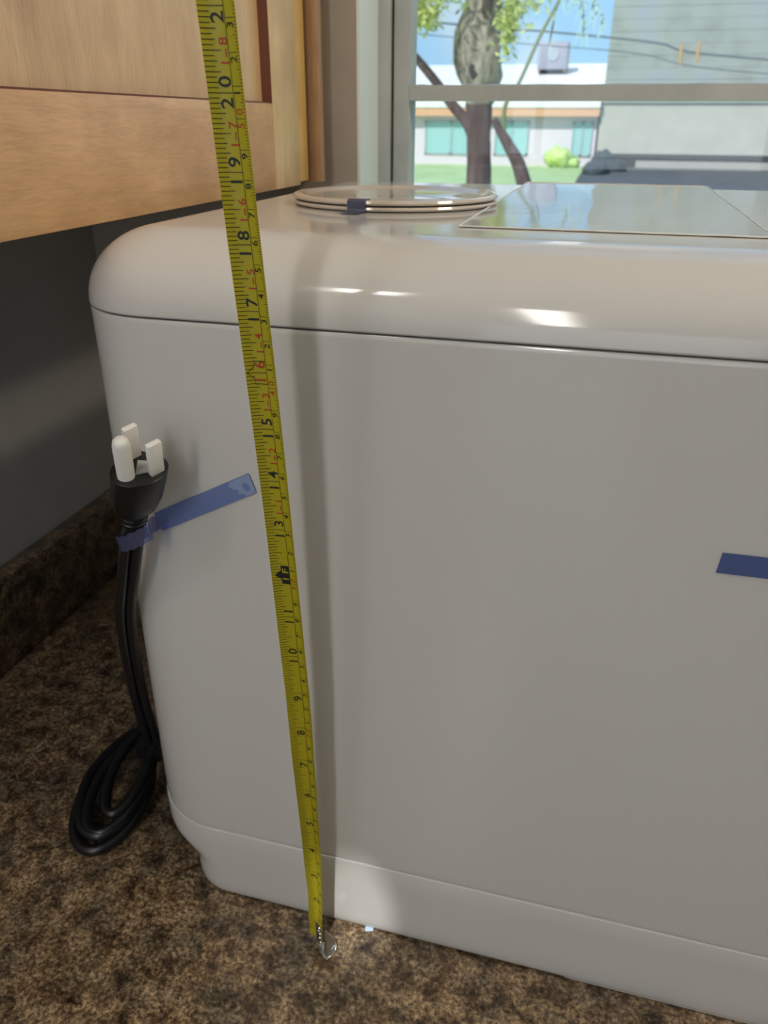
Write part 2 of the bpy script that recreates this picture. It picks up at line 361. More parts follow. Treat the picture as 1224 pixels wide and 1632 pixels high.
# small dark speck on the top shell is a moulding pip
# round cover on top: two stacked discs held by a strip of tape
DC = Vector((-.138, .541, AT)); DR = .0675
rc_ = empty('round_cover', DC, 'thin round beige plastic cover of two stacked discs lying on the white appliance', 'cover')
def lathe(prof, seg=96):
    return MB().loft([[(DC.x+r*math.cos(2*PI*k/seg), DC.y+r*math.sin(2*PI*k/seg), AT+z) for k in range(seg)] for r, z in prof])
lathe([(DR-.004, .0001), (DR-.001, .0006), (DR, .0016), (DR-.0006, .0028), (DR-.003, .0031)]).build('lower_disc', M_cover, rc_, smooth=True)
lathe([(DR-.0035, .0031), (DR-.0035, .0036)]).build('disc_gap', M_groove, rc_)
lathe([(DR-.003, .0036), (DR-.0008, .0040), (DR, .0050), (DR-.0006, .0062), (DR-.002, .0068), (DR-.0055, .0067), (DR-.010, .0050), (DR-.013, .0046)]).build('upper_disc', M_cover, rc_, smooth=True)

# glossy film sheet lying on the top
def film_z(x, y):
    return AT+.0006+.00010*math.sin(95*x+14*y)*math.sin(23*y+5*x)+.00003*math.sin(310*x+40*y)
fs = empty('film_sheet', (0, .59, AT), 'clear glossy wrinkled film sheet lying flat on the appliance beside the round cover', 'film')
nx, ny = 60, 90; vs = []; fcs = []
FX0, FX1, FYa, FYb = -.0735, .0765, .4195, .762
for j in range(ny+1):
    for i in range(nx+1):
        x = FX0+(FX1-FX0)*i/nx; y = FYa+(FYb-FYa)*j/ny; vs.append((x, y, film_z(x, y)))
for j in range(ny):
    for i in range(nx):
        a = j*(nx+1)+i; fcs.append((a, a+1, a+nx+2, a+nx+1))
link('film', mesh(vs, fcs), M_film, fs, smooth=True)
M_edge = mat('film_edge', (0.78, 0.77, 0.74), 0.3)
def edge_strip(p, q, n=40, r=.00045):
    return MB().tube([(p[0]+(q[0]-p[0])*k/n, p[1]+(q[1]-p[1])*k/n, film_z(p[0]+(q[0]-p[0])*k/n, p[1]+(q[1]-p[1])*k/n)+.0001) for k in range(n+1)], r, 6)
for p, q in (((FX0, FYa), (FX1, FYa)), ((FX0, FYa), (FX0, FYb)), ((FX1, FYa), (FX1, FYb)), ((FX0, FYb), (FX1, FYb))):
    edge_strip(p, q).build('film_edge', M_edge, fs, smooth=True)

# ------------------------------------------------------------------ blue tape strips
def strip(name, pts, width_vec, matl, label, thick=.00025, bubbles=False):
    """ribbon along pts, each with a half-width vector"""
    pts = [Vector(p) for p in pts]; rings = []
    for i, p in enumerate(pts):
        t = (pts[min(i+1, len(pts)-1)]-pts[max(i-1, 0)]).normalized(); wv = Vector(width_vec[i]) if isinstance(width_vec, list) else Vector(width_vec)
        nn = t.cross(wv).normalized()*thick
        rings.append([p-wv+nn, p+wv+nn, p+wv, p-wv])
    o = MB().loft(rings).build(name, matl); 
    if label: tag(o, label, 'tape')
    return o
wv = Vector((.0019, 0, -.0053))
yf = AY0-.0004
A = Vector((-.1612, yf, .3303)); B = Vector((-.2195, yf, .2995))
tl = empty('tape_strip', (A.x, A.y, A.z), 'short slanted strip of translucent blue tape holding the black power cord', 'tape')
def ribbon(mb, pts, wvs, thick=.0002):
    pts = [Vector(p) for p in pts]; rings = []
    for i, p in enumerate(pts):
        t = (pts[min(i+1, len(pts)-1)]-pts[max(i-1, 0)]).normalized(); w = Vector(wvs[i]) if isinstance(wvs, list) else Vector(wvs)
        nn = t.cross(w).normalized()*thick
        rings.append([p-w+nn, p+w+nn, p+w, p-w])
    return mb.loft(rings)
flat = [A.lerp(B, k/10) for k in range(11)]
ribbon(MB(), flat, wv).build('stuck_strip', M_btape, tl)
# lifted, cloudier end with an uneven inner outline
vs = []; rr = random.Random(3)
perp = wv.normalized(); along = (B-A).normalized()
outl = [(0.0, -.0052), (0.0, .0053), (.0062, .0053), (.0075, .0034), (.0105, .0026), (.0092, .0006), (.0122, -.0008), (.0145, -.0030), (.0128, -.0052)]
vs = [A+along*a_+perp*b_+Vector((0, -.0003, 0)) for a_, b_ in outl]
link('lifted_patch', mesh(vs, [tuple(range(len(vs)))]), M_bubble, tl)
outl = [(.0022, .0012), (.0026, .0030), (.0052, .0030), (.0056, .0018), (.0066, -.0002), (.0050, -.0022), (.0030, -.0012)]
vs = [A+along*a_+perp*b_+Vector((0, -.00045, 0)) for a_, b_ in outl]
link('trapped_bubble', mesh(vs, [tuple(range(len(vs)))]), M_btape, tl)
loop = [B, Vector((-.2235, .3365, .2972)), Vector((-.2185, .3290, .2995)), Vector((-.2130, .3200, .3040)), Vector((-.2155, .3125, .3035)), Vector((-.2225, .3105, .3005)), Vector((-.2300, .3150, .2970)), Vector((-.2325, .3230, .2950)), Vector((-.2290, .3310, .2950)), Vector((-.2250, .3360, .2955))]
lp = catmull(loop, 5)
ribbon(MB(), lp, [Vector((.0008, 0, -.0043))*(1-.25*math.sin(k*1.9)*.4) for k in range(len(lp))]).build('wrapped_strip', M_btape_thin, tl, smooth=True)
tr_ = empty('tape_strip', (.0675, yf, .3187), 'dark blue strip of tape on the appliance face at the right edge', 'tape')
ribbon(MB(), [Vector((.0675+k*.008, yf, .3186+.0001*k)) for k in range(9)], Vector((.0005, 0, .0053))).build('stuck_strip', M_btape_dark, tr_)
# tape over the rim of the round cover
ang = math.atan2(.4755-DC.y, -.1445-DC.x)
er = Vector((math.cos(ang), math.sin(ang), 0)); et = Vector((-er.y, er.x, 0))
tb = empty('tape_strip', DC+er*DR, 'small grey-blue piece of tape folded over the rim of the round cover', 'tape')
prof = [(-.012, .0052), (-.006, .0070), (-.002, .0072), (.0004, .0060), (.0006, .0020), (.0012, .0008), (.005, .0004), (.013, .0004)]
ribbon(MB(), [DC+er*(DR+a_)+Vector((0, 0, z_)) for a_, z_ in prof], et*.0058).build('folded_strip', tape_mat('grey_blue_tape', (0.10, 0.11, 0.19), 0.8)[0], tb)
bt = empty('tape_strip', (-.098, .338, .002), 'tiny pale blue tape end poking out under the appliance base', 'tape')
ribbon(MB(), [(-.1000, .3440, .0025), (-.1000, .3415, .0024), (-.0995, .3388, .0012)], Vector((.0028, .0004, .0006))).build('loose_end', mat('pale_blue_tape', (.50, .62, .82), .25), bt)

# ------------------------------------------------------------------ power cord
pc = empty('power_cord', (-.325, .39, 0), 'black power cord with three-prong plug hanging over the appliance corner, coiled on counter', 'cord')
pa = Vector((.20, -.30, .94)).normalized()                    # direction the prongs point
p1 = (Vector((1, 0, 0))-pa*pa.x).normalized(); p2 = pa.cross(p1)
g0 = Vector((-.2072, .2985, .3460)); top = g0+p1*.0035+p2*.0062; bot = Vector((-.2205, .3190, .3100))
def dshape(c, wx, wy, n=36):
    out = []
    for k in range(n):
        a = 2*PI*k/n; ca, sa = math.cos(a), math.sin(a)
        f = 3.0; rx = wx*abs(ca)**(2/f)*(1 if ca > 0 else -1); ry = wy*abs(sa)**(2/f)*(1 if sa > 0 else -1)
        if ry < 0: rx = rx*(1-.42*(-ry/wy)**1.6)-wx*.20*(-ry/wy)
        out.append(c+p1*rx+p2*ry)
    return out
rings = []
for t, wx, wy in ((0, .0042, .0042), (.05, .0056, .0052), (.12, .0052, .0050), (.2, .0072, .0066), (.30, .0100, .0094), (.50, .0120, .0116), (.8, .0127, .0126), (.95, .0128, .0130), (.99, .0126, .0128), (1.0, .0118, .0120)):
    rings.append(dshape(bot.lerp(top, t), wx, wy))
MB().loft(rings).build('plug', M_rubber, pc, smooth=True, angle=.8)
for t in (.0, .09, .18):
    c_ = bot.lerp(top, t); MB().loft([dshape(c_+pa*dz, w_, w_*.92, 20) for dz, w_ in ((-.0014, .0050), (-.0007, .0063), (.0007, .0063), (.0014, .0050))]).build('strain_relief_ring', M_rubber, pc, smooth=True)
gpin = [(-.002, .0042), (.0195, .0042), (.0220, .0037), (.0234, .0026), (.0240, .0008)]
MB().tube([g0+pa*h for h, r in gpin], [r for h, r in gpin], 24).build('ground_pin_cap', M_cap, pc, smooth=True)
bd = (p1*.48+p2*.88).normalized(); bn = (p1*.88-p2*.48).normalized()
def blade(c, h, hw=.0037, ht=.0016):
    rings = [[c+pa*z+bd*hw*sx+bn*ht*sy_ for sx, sy_ in ((-1, -1), (1, -1), (1, 1), (-1, 1))] for z in (-.001, h)]
    return MB().loft(rings)
blade(g0+p1*.0118+p2*.0078, .0185).build('blade_cap', M_cap, pc, bevel=.0005)
blade(g0-p1*.0030+p2*.0135, .0190).build('blade_cap', M_cap, pc, bevel=.0005)
web = [g0+p1*a_+p2*b_ for a_, b_ in ((.0040, .0020), (.0100, .0070), (.0065, .0125), (.0005, .0110))]
MB().loft([[v+pa*.0001 for v in web], [v+pa*.0010 for v in web]]).build('cap_web', mat('grey_cap_web', (.42, .43, .42), .5), pc)
path = catmull([(-.2205, .3190, .3105), (-.2270, .3215, .291), (-.2385, .3295, .262), (-.2545, .3450, .230), (-.2665, .3590, .195), (-.2775, .3740, .160), (-.2860, .3880, .115), (-.2920, .4020, .070), (-.3040, .4200, .032), (-.3200, .4330, .014)], 8)
for off in (Vector((-.0027, -.0014, 0)), Vector((.0027, .0014, 0))):
    q = [p+off*min(1, .3+i/6) for i, p in enumerate(path)]
    MB().tube(q, .0033, 12).build('cable', M_rubber, pc, smooth=True)
# the coil: long oval loops lying on the counter, gathered at their far end
def oval(cx_, cy_, a, b_, rot, z0, zt, n=64, pw=1.0):
    out = []
    for k in range(n+1):
        t = 2*PI*k/n; u = a*math.cos(t); v = b_*math.sin(t)*(1-.38*max(0, math.cos(t))**1.5)
        out.append(Vector((cx_+u*math.cos(rot)-v*math.sin(rot), cy_+u*math.sin(rot)+v*math.cos(rot), z0+zt*(math.cos(t)+1)/2)))
    return out
rot = math.radians(97)
for cx_, cy_, a, b_, r_, z0, zt in ((-.3270, .3930, .0490, .0265, 97, .0044, .018), (-.3290, .4010, .0500, .0250, 101, .0120, .012), (-.3225, .3985, .0450, .0200, 93, .0130, .020), (-.3190, .4060, .0390, .0135, 97, .0205, .020)):
    ov = oval(cx_, cy_, a, b_, math.radians(r_), z0, zt)
    MB().tube(ov, .0043, 12, cap=False).build('cable_loop', M_rubber, pc, smooth=True)
MB().tube(catmull([(-.3220, .4440, .022), (-.3160, .4330, .030), (-.3080, .4220, .040), (-.2990, .4120, .054), (-.2930, .4040, .068)], 4), [.004, .008, .0105, .0122, .0132, .0135, .0135, .0132, .0128, .0120, .0112, .0102, .0092, .0082, .0070, .0055, .002], 18).build('cable_bundle', M_rubber, pc, smooth=True)

# ------------------------------------------------------------------ tape measure
TW = .0127; SAG = .0019
TAB = {0.2: (-.1305, .3229, .0045, -30), 1: (-.1300, .3212, .0253, -28), 2: (-.1286, .3192, .0506, -26), 3: (-.1284, .3171, .0759, -18), 4: (-.1280, .3151, .1013, -11), 5: (-.1279, .3130, .1266, -8), 6: (-.1279, .3109, .1519, 0), 7: (-.1281, .3089, .1772, 3),
       8: (-.1279, .3068, .2025, 9), 9: (-.1277, .3048, .2278, 7), 10: (-.1280, .3027, .2531, 6), 11: (-.1282, .3007, .2785, 5), 12: (-.1284, .2986, .3038, 3), 13: (-.1286, .2965, .3291, 2),
       14: (-.1290, .2945, .3544, 3), 15: (-.1295, .2924, .3797, 5), 16: (-.1301, .2904, .4050, 7), 17: (-.1307, .2883, .4304, 7), 18: (-.1313, .2863, .4557, 8), 19: (-.1318, .2842, .4810, 7), 20: (-.1323, .2822, .5063, 6), 21: (-.1328, .2801, .5316, 9), 22: (-.1332, .2780, .5569, 8), 24: (-.1341, .2740, .6075, 8)}
keys = sorted(TAB)
def tabat(s):
    s = max(keys[0], min(keys[-1], s))
    for a, b_ in zip(keys, keys[1:]):
        if s <= b_:
            t = (s-a)/(b_-a); return [p+(q-p)*t for p, q in zip(TAB[a], TAB[b_])]
def blade_pt(s, u, off=0.0):
    x, y, z, psi = tabat(s); psi = math.radians(psi)
    e = Vector((math.cos(psi), math.sin(psi), 0)); n = Vector((math.sin(psi), -math.cos(psi), 0))
    sl = 8*SAG*u/TW; ln = math.sqrt(1+sl*sl); nn = (n-e*sl)/ln      # local normal of the curved strip
    return Vector((x, y, z))+e*TW*u+n*(SAG*(2*u)**2)+nn*off
tm = empty('tape_measure', (-.1305, .3229, 0), 'yellow steel tape measure blade standing upright in front of the appliance', 'tape measure')
NU = 14; us = [-.5+k/NU for k in range(NU+1)]
ss = [0.2]+[k*.25 for k in range(1, 97)]
rows = []
for s in ss:
    rows.append([blade_pt(s, u, 0) for u in us]+[blade_pt(s, u, -.00018) for u in reversed(us)])
MB().loft(rows).build('blade', M_yellow, tm, smooth=True, angle=.9)
OFF = .00007
def strip_quads(mb, s0, s1, u0, u1):
    cuts = [u0]+[u for u in us if u0+1e-6 < u < u1-1e-6]+[u1]
    for a, b_ in zip(cuts, cuts[1:]):
        mb.add([blade_pt(s0, a, OFF), blade_pt(s0, b_, OFF), blade_pt(s1, b_, OFF), blade_pt(s1, a, OFF)], [(0, 1, 2, 3)])
ud = .17   # line between the inch and the centimetre scale
# inch ticks
mb = MB()
for k in range(8, 16*24):
    s = k/16; h = .0055 if k % 2 else .0062
    if k % 16 == 0: u1 = ud
    elif k % 8 == 0: u1 = -.04
    elif k % 4 == 0: u1 = -.11
    elif k % 2 == 0: u1 = -.17
    else: u1 = -.23
    if 11.8 < s < 12.2 and u1 > -.17: u1 = -.17
    strip_quads(mb, s-h, s+h, -.499, u1)
for k in range(1, 96):
    strip_quads(mb, .25*k if k > 1 else .4, .25*(k+1), ud-.010, ud+.010)
mb.build('inch_ticks', M_black, tm)['kind'] = 'stuff'
mb = MB()
for k in range(10, 608):
    s = k/25.4
    u0 = ud if k % 10 == 0 else (.36 if k % 5 == 0 else .415)
    strip_quads(mb, s-.0042, s+.0042, u0, .499)
mb.build('millimetre_ticks', M_black, tm)['kind'] = 'stuff'
# numerals: flat print laid on the curved blade
def text_verts(txt):
    cu = bpy.data.curves.new('t', 'FONT'); cu.body = txt; cu.size = 1; cu.align_x = 'CENTER'; cu.resolution_u = 3; cu.offset = 0.016
    o = bpy.data.objects.new('t', cu); C.objects.link(o)
    dg = bpy.context.evaluated_depsgraph_get(); me = bpy.data.meshes.new_from_object(o.evaluated_get(dg))
    bpy.data.objects.remove(o); return me
cache = {}
def put_text(bm_all, txt, s0, ub, hgt, wid, off=OFF):
    """baseline runs up the blade through s0 (inches) at u=ub; glyph tops point to the left"""
    if txt not in cache: cache[txt] = text_verts(txt)
    bm = bmesh.new(); bm.from_mesh(cache[txt])
    for v in bm.verts:
        v.co = Vector((ub-v.co.y/.72*hgt, v.co.x*wid, 0))
    for u in us:
        bmesh.ops.bisect_plane(bm, geom=bm.verts[:]+bm.edges[:]+bm.faces[:], plane_co=(u, 0, 0), plane_no=(1, 0, 0))
    n = len(bm_all.v); bm.verts.ensure_lookup_table()
    vs = [blade_pt(s0+v.co.y, v.co.x, off) for v in bm.verts]
    bm_all.add(vs, [tuple(v.index for v in f.verts)[::-1] for f in bm.faces])
    bm.free()
bm.free() if False else None
def numeral(name, chars, m):
    q = MB()
    for c in chars: put_text(q, *c)
    q.build(name, m, tm)
for n in range(1, 24):
    if n == 12: continue
    if n >= 10: numeral('inch_numeral', [(str(n)[0], n-.125, .13, .35, .29), (str(n)[1], n+.135, .13, .35, .29)], M_red if n == 16 else M_black)
    else: numeral('inch_numeral', [(str(n), n-.15, .13, .35, .29)], M_black)
for k in range(1, 12):
    numeral('foot_and_inch_numeral', [('1', 12+k+.5-.145, .155, .24, .20), ('-', 12+k+.5-.03, .17, .24, .36)]+([(str(k), 12+k+.5+.105, .155, .24, .20)] if k < 10 else [(str(k)[0], 12+k+.5+.09, .155, .24, .20), (str(k)[1], 12+k+.5+.19, .155, .24, .20)]), M_red)
for c_ in range(2, 61):
    s = c_/2.54
    if c_ % 10 == 0: numeral('centimetre_numeral', [(str(c_)[0], s-.085, .395, .20, .17), ('0', s+.085, .395, .20, .17)], M_red)
    else: numeral('centimetre_numeral', [(str(c_ % 10), s-.08, .395, .20, .17)], M_black)
# one-foot flag with arrow
q = MB(); strip_quads(q, 11.79, 12.21, -.16, ud)
for sgn in (1,):
    q.add([blade_pt(11.90, -.16, OFF), blade_pt(12.10, -.16, OFF), blade_pt(12.0, -.40, OFF)], [(0, 1, 2)])
q.build('foot_flag', M_black, tm)
q = MB(); put_text(q, '1', 11.91, .12, .24, .25, OFF*2); put_text(q, 'F', 12.09, .12, .24, .25, OFF*2); q.build('foot_flag_lettering', M_yellow, tm)
# stud mark around the red 16
q = MB()
for a_, b_ in ((15.80, 15.815), (16.185, 16.20)): strip_quads(q, a_, b_, -.24, ud)
strip_quads(q, 15.80, 15.90, -.24, -.225); strip_quads(q, 16.10, 16.20, -.24, -.225)
for (sa, ua), (sb, ub) in (((15.90, -.24), (16.0, -.46)), ((16.10, -.24), (16.0, -.46))):
    for k in range(6):
        p0 = (sa+(sb-sa)*k/6, ua+(ub-ua)*k/6); p1 = (sa+(sb-sa)*(k+1)/6, ua+(ub-ua)*(k+1)/6)
        q.add([blade_pt(p0[0]-.008, p0[1], OFF), blade_pt(p0[0]+.008, p0[1], OFF), blade_pt(p1[0]+.008, p1[1], OFF), blade_pt(p1[0]-.008, p1[1], OFF)], [(0, 1, 2, 3)])
q.build('stud_mark', M_black, tm)
# end hook with rivets
M_hook = mat('hook_steel_worn', (0.55, 0.56, 0.57), 0.3, Metallic=1.0)
rows = []
for s in (0.2, .45, .7, .85):
    uu = [-.10+.04*k for k in range(14)]
    rows.append([blade_pt(s, u, .0006) for u in uu]+[blade_pt(s, u, .0001) for u in reversed(uu)])
hk = MB().loft(rows).build('hook', M_hook, tm, smooth=True)
for s, u in ((.78, .22), (.60, .30), (.60, .10), (.38, .24), (.25, .34)):
    c_ = blade_pt(s, u, .0006); n_ = (blade_pt(s, u, .001)-blade_pt(s, u, 0)).normalized()
    MB().tube([c_, c_+n_*.0005, c_+n_*.0008], [.0011, .0009, .0003], 12).build('rivet', M_steel, tm, smooth=True)
lipo = [(-.1300, .3205), (-.1275, .3165), (-.1245, .3135), (-.1212, .3118), (-.1192, .3150), (-.1175, .3190), (-.1185, .3225), (-.1225, .3235), (-.1270, .3230)]
MB().loft([[(x, y, .0003) for x, y in lipo], [(x, y, .0010) for x, y in lipo]]).build('hook_lip', M_hook, tm)
rim = catmull([(-.1212, .3118, .0010), (-.1190, .3150, .0012), (-.1173, .3190, .0022), (-.1180, .3222, .0050), (-.1215, .3232, .0100)], 5)
MB().tube(rim, .0005, 8).build('hook_rim', M_steel, tm, smooth=True)
web = [Vector((-.1240, .3190, .0195)), Vector((-.1215, .3232, .0100)), Vector((-.1180, .3222, .0050)), Vector((-.1173, .3190, .0022)), Vector((-.1212, .3135, .0010)), Vector((-.1245, .3165, .0010))]
MB().loft([web, [v+Vector((.0003, .0004, 0)) for v in web]]).build('hook_flank', M_hook, tm)

# ------------------------------------------------------------------ outside
GZ = -1.2
M_lawn = noisy('lawn_grass', [(0.35, (0.40, 0.56, 0.24)), (0.65, (0.52, 0.66, 0.34))], 1.2, (1, .3, 1), rough=.9)
M_asph = noisy('asphalt', [(0.35, (0.075, 0.078, 0.088)), (0.65, (0.115, 0.118, 0.128))], 2.0, rough=.8)
M_hwall = mat('lavender_stucco', (0.74, 0.66, 0.74), 0.8)
M_fascia = mat('orange_fascia', (0.75, 0.42, 0.26), 0.7)
M_roof = noisy('pale_roof', [(0.4, (0.80, 0.80, 0.80)), (0.6, (0.9, 0.9, 0.9))], 6, rough=.8)
M_teal = mat('teal_glass', (0.34, 0.60, 0.62), 0.35)
M_tframe = mat('teal_window_frame', (0.35, 0.50, 0.52), 0.5)
M_cream = noisy('cream_stucco', [(0.35, (0.46, 0.44, 0.39)), (0.65, (0.52, 0.50, 0.44))], 1.5, rough=.8)
M_upper = noisy('weathered_grey_green', [(0.3, (0.25, 0.27, 0.24)), (0.52, (0.33, 0.355, 0.32)), (0.7, (0.31, 0.34, 0.40))], 0.8, detail=8, rough=.85)
M_bark = noisy('bark', [(0.35, (0.075, 0.042, 0.045)), (0.65, (0.15, 0.095, 0.10))], 9, (1, 1, .25), rough=.9, bump=.8, dist=.02)
M_knot = noisy('pale_bark', [(0.35, (0.13, 0.10, 0.085)), (0.6, (0.46, 0.39, 0.33))], 9, (1, 1, .3), rough=.9, bump=.8, dist=.03)
M_leaf = noisy('leaves', [(0.35, (0.50, 0.56, 0.14)), (0.65, (0.75, 0.76, 0.34))], 3, rough=.6)
P(M_leaf).inputs['Transmission Weight'].default_value = 0
M_palm = mat('palm_leaf', (0.42, 0.60, 0.55), .6)
M_wire = mat('wire', (0.08, 0.10, 0.13), .6)

tag(bx('ground', (-60, 80, 1.5, 150, GZ-.1, GZ), M_lawn), kind='structure')
drv = [(-.9, 12), (80, 12), (80, 70), (-1.46, 70), (-1.40, 61), (-1.19, 29)]
dv = MB().loft([[(x, y, GZ) for x, y in drv], [(x, y, GZ+.02) for x, y in drv]]).build('driveway', M_asph)
tag(dv, kind='structure')
# single-storey house
HY = 38.0
hs = empty('house', (-7, HY, GZ), 'pale lavender single-storey house with teal windows and orange fascia beyond the lawn', 'house')
bx('wall', (-18, -.95, HY, HY+8, GZ, .95), M_hwall, hs)
bx('fascia', (-18.3, -.90, HY-.5, HY-.4, .74, 1.06), M_fascia, hs)
bx('soffit', (-18.3, -.90, HY-.4, HY+.0, .93, 1.0), M_hwall, hs)
MB().loft([[(-18.3, HY-.55, 1.06), (-.88, HY-.55, 1.06), (-.88, HY+9, 1.06), (-18.3, HY+9, 1.06)], [(-18.3, HY-.55, 1.36), (-.88, HY-.55, 1.36), (-.88, HY+9, 3.2), (-18.3, HY+9, 3.2)]]).build('roof', M_roof, hs)
for x0, x1 in ((-8.37, -6.0), (-5.25, -3.79), (-1.95, -1.10), (-12.5, -10.6)):
    z0, z1 = -.79, .54
    wn = empty('window', (0, 0, 0)); wn.parent = hs; wn.location = Vector((x0, HY-.03, z0))-hs.location
    for b_ in ((x0, x0+.07, z0, z1), (x1-.07, x1, z0, z1), (x0, x1, z1-.07, z1), (x0, x1, z0, z0+.07), ((x0+x1)/2-.05, (x0+x1)/2+.05, z0, z1)):
        bx('window_bar', (b_[0], b_[1], HY-.07, HY, b_[2], b_[3]), M_tframe, wn)
    bx('pane', (x0+.07, (x0+x1)/2-.05, HY-.03, HY-.01, z0+.07, z1-.07), M_teal, wn)
    bx('pane', ((x0+x1)/2+.05, x1-.07, HY-.03, HY-.01, z0+.07, z1-.07), M_teal, wn)
ac = empty('rooftop_unit', (-3.5, HY+6, 2.3), 'grey box-shaped cooling unit on the pale house roof', 'cooling unit')
bx('casing', (-4.20, -2.80, HY+5.5, HY+6.8, 2.78, 3.92), mat('unit_grey', (.36, .36, .45), .6), ac, bevel=.04)
MB().tube([(-3.5, HY+5.49, 3.4), (-3.5, HY+5.45, 3.4)], .28, 20).build('fan_grille', mat('grille', (.40, .44, .5), .6), ac)
for lx in (-4.1, -2.9): bx('stand_leg', (lx-.06, lx+.06, HY+5.6, HY+6.7, 2.665, 2.78), mat('stand', (.4, .25, .2), .6), ac)
# neighbouring two-tone building on the right
nb = empty('outbuilding', (8, HY, GZ), 'two-tone neighbouring building, grey-green above a cream wall, beyond the asphalt', 'building')
bx('lower_wall', (-.86, 22, HY-.2, HY+9, -.66, 1.24), M_cream, nb)
bx('plinth', (-.86, 22, HY-.24, HY+9, GZ, -.66), mat('dark_plinth', (.06, .06, .065), .8), nb)
bx('kerb', (.8, 22, HY-.6, HY-.3, GZ, -.92), mat('pale_kerb', (.45, .42, .38), .8), nb)
for k in range(14):
    z0 = 1.24+k*.42; 
    bx('siding_course', (-.82, 22, HY-.30+.012*(k % 2), HY+9, z0, z0+.412), M_upper, nb)
bx('siding_joint', (-.80, 21.9, HY-.2, HY+8.9, 1.24, 1.24+14*.42), M_upper, nb)
# dark low bush where lawn meets asphalt
def blob(name, c, r, matl, parent=None, seed=1, sub=3, amp=.25):
    bm = bmesh.new(); bmesh.ops.create_icosphere(bm, subdivisions=sub, radius=1)
    rr = random.Random(seed); ph = [rr.uniform(0, 6) for _ in range(6)]
    for v in bm.verts:
        p = v.co; d = 1+amp*(math.sin(5*p.x+ph[0])*math.sin(6*p.y+ph[1])+.6*math.sin(11*p.z+ph[2])*math.sin(9*p.x+ph[3]))+rr.uniform(-.06, .06)
        v.co = Vector((p.x*r[0]*d, p.y*r[1]*d, p.z*r[2]*d))+Vector(c)
    me = bpy.data.meshes.new(name); bm.to_mesh(me); bm.free(); return link(name, me, matl, parent, smooth=True, angle=3)
bu = empty('bush', (-2.3, HY-1.2, GZ), 'bright yellow-green bush in front of the lavender house wall', 'bush')
M_bush = noisy('bush_leaf', [(0.35, (0.40, 0.62, 0.14)), (0.65, (0.66, 0.80, 0.30))], 9, rough=.8)
blob('foliage', (-2.35, HY-1.2, -.85), (.55, .5, .42), M_bush, bu, 2); blob('foliage', (-1.85, HY-1.1, -1.0), (.4, .4, .26), M_bush, bu, 3)
dk = empty('hedge', (-.9, 33, GZ), 'dark low hedge at the left end of the asphalt driveway', 'hedge')
M_dk = noisy('dark_hedge_leaf', [(0.35, (0.035, 0.045, 0.055)), (0.65, (0.07, 0.085, 0.095))], 5, rough=.9)
blob('foliage', (-.50, 35.0, -1.0), (.46, .6, .56), M_dk, dk, 5, amp=.10); blob('foliage', (-.70, 33, -1.15), (.50, 1.6, .42), M_dk, dk, 6, amp=.10); blob('foliage', (-.05, 34.5, -1.1), (.5, .6, .34), M_dk, dk, 8, amp=.10)

# gnarled tree by the window
tr = empty('gnarled_tree', (-1.85, 12, GZ), 'thick gnarled brown tree trunk with yellow-green leaves outside the window', 'tree')
secs = [(GZ, -1.86, .30), (-.6, -1.855, .21), (-.18, -1.85, .166), (.30, -1.875, .165), (.72, -1.90, .175), (.90, -1.90, .22), (1.03, -1.905, .27), (1.28, -1.95, .31), (1.58, -1.955, .28), (1.92, -1.91, .235), (2.6, -1.86, .22), (3.6, -1.8, .20)]
def trunk(secs, y, name, matl, amp=.08, seg=26, seed=4):
    rr = random.Random(seed); P_ = catmull([(x, y, z) for z, x, r in secs], 5); R_ = catmull([(r, 0, 0) for z, x, r in secs], 5)
    rings = []
    for i, (p, r) in enumerate(zip(P_, R_)):
        rings.append([p+Vector((math.cos(a), math.sin(a), 0))*r.x*(1+amp*math.sin(5*a+i*.25)+amp*.6*math.sin(9*a-i*.4)+rr.uniform(-.03, .03)) for a in [2*PI*k/seg for k in range(seg)]])
    return MB().loft(rings).build(name, matl, tr, smooth=True, angle=1.2)
trunk(secs[:5], 12, 'trunk', M_bark, .05)
trunk(secs[4:], 12, 'swollen_trunk', M_knot, .09)
MB().tube(catmull([(-1.95, 12, .30), (-2.06, 12, .50), (-2.30, 12, .74), (-2.56, 12, 1.04), (-2.92, 12, 1.38), (-3.4, 12, 1.7)], 5), [.085-.0016*k for k in range(26)], 10).build('limb', M_bark, tr, smooth=True)
MB().tube(catmull([(-1.86, 11.9, 1.6), (-1.80, 11.7, 1.95), (-1.72, 11.5, 2.5)], 5), .07, 10).build('limb', M_bark, tr, smooth=True)
hole = blob('knot_hole', (-1.93, 11.745, 1.13), (.10, .06, .13), mat('knot_dark', (.04, .04, .05), .9), tr, 9, 2, .15)
def leaves(name, clusters, n, size, matl, parent, seed):
    rr = random.Random(seed); vs = []; fs_ = []
    for _ in range(n):
        c, r = rr.choice(clusters); d = Vector((rr.gauss(0, .5), rr.gauss(0, .5), rr.gauss(0, .5)))
        p = Vector(c)+Vector((d.x*r[0], d.y*r[1], d.z*r[2])); a = Vector((rr.uniform(-1, 1), rr.uniform(-1, 1), rr.uniform(-1, .3))).normalized(); b2 = a.cross(Vector((rr.uniform(-1, 1), rr.uniform(-1, 1), rr.uniform(-1, 1)))).normalized()
        s = size*rr.uniform(.6, 1.4); k = len(vs)
        vs += [p-a*s, p+b2*s*.35, p+a*s, p-b2*s*.35]; fs_.append((k, k+1, k+2, k+3))
    o = link(name, mesh(vs, fs_), matl, parent); o['kind'] = 'stuff'; return o
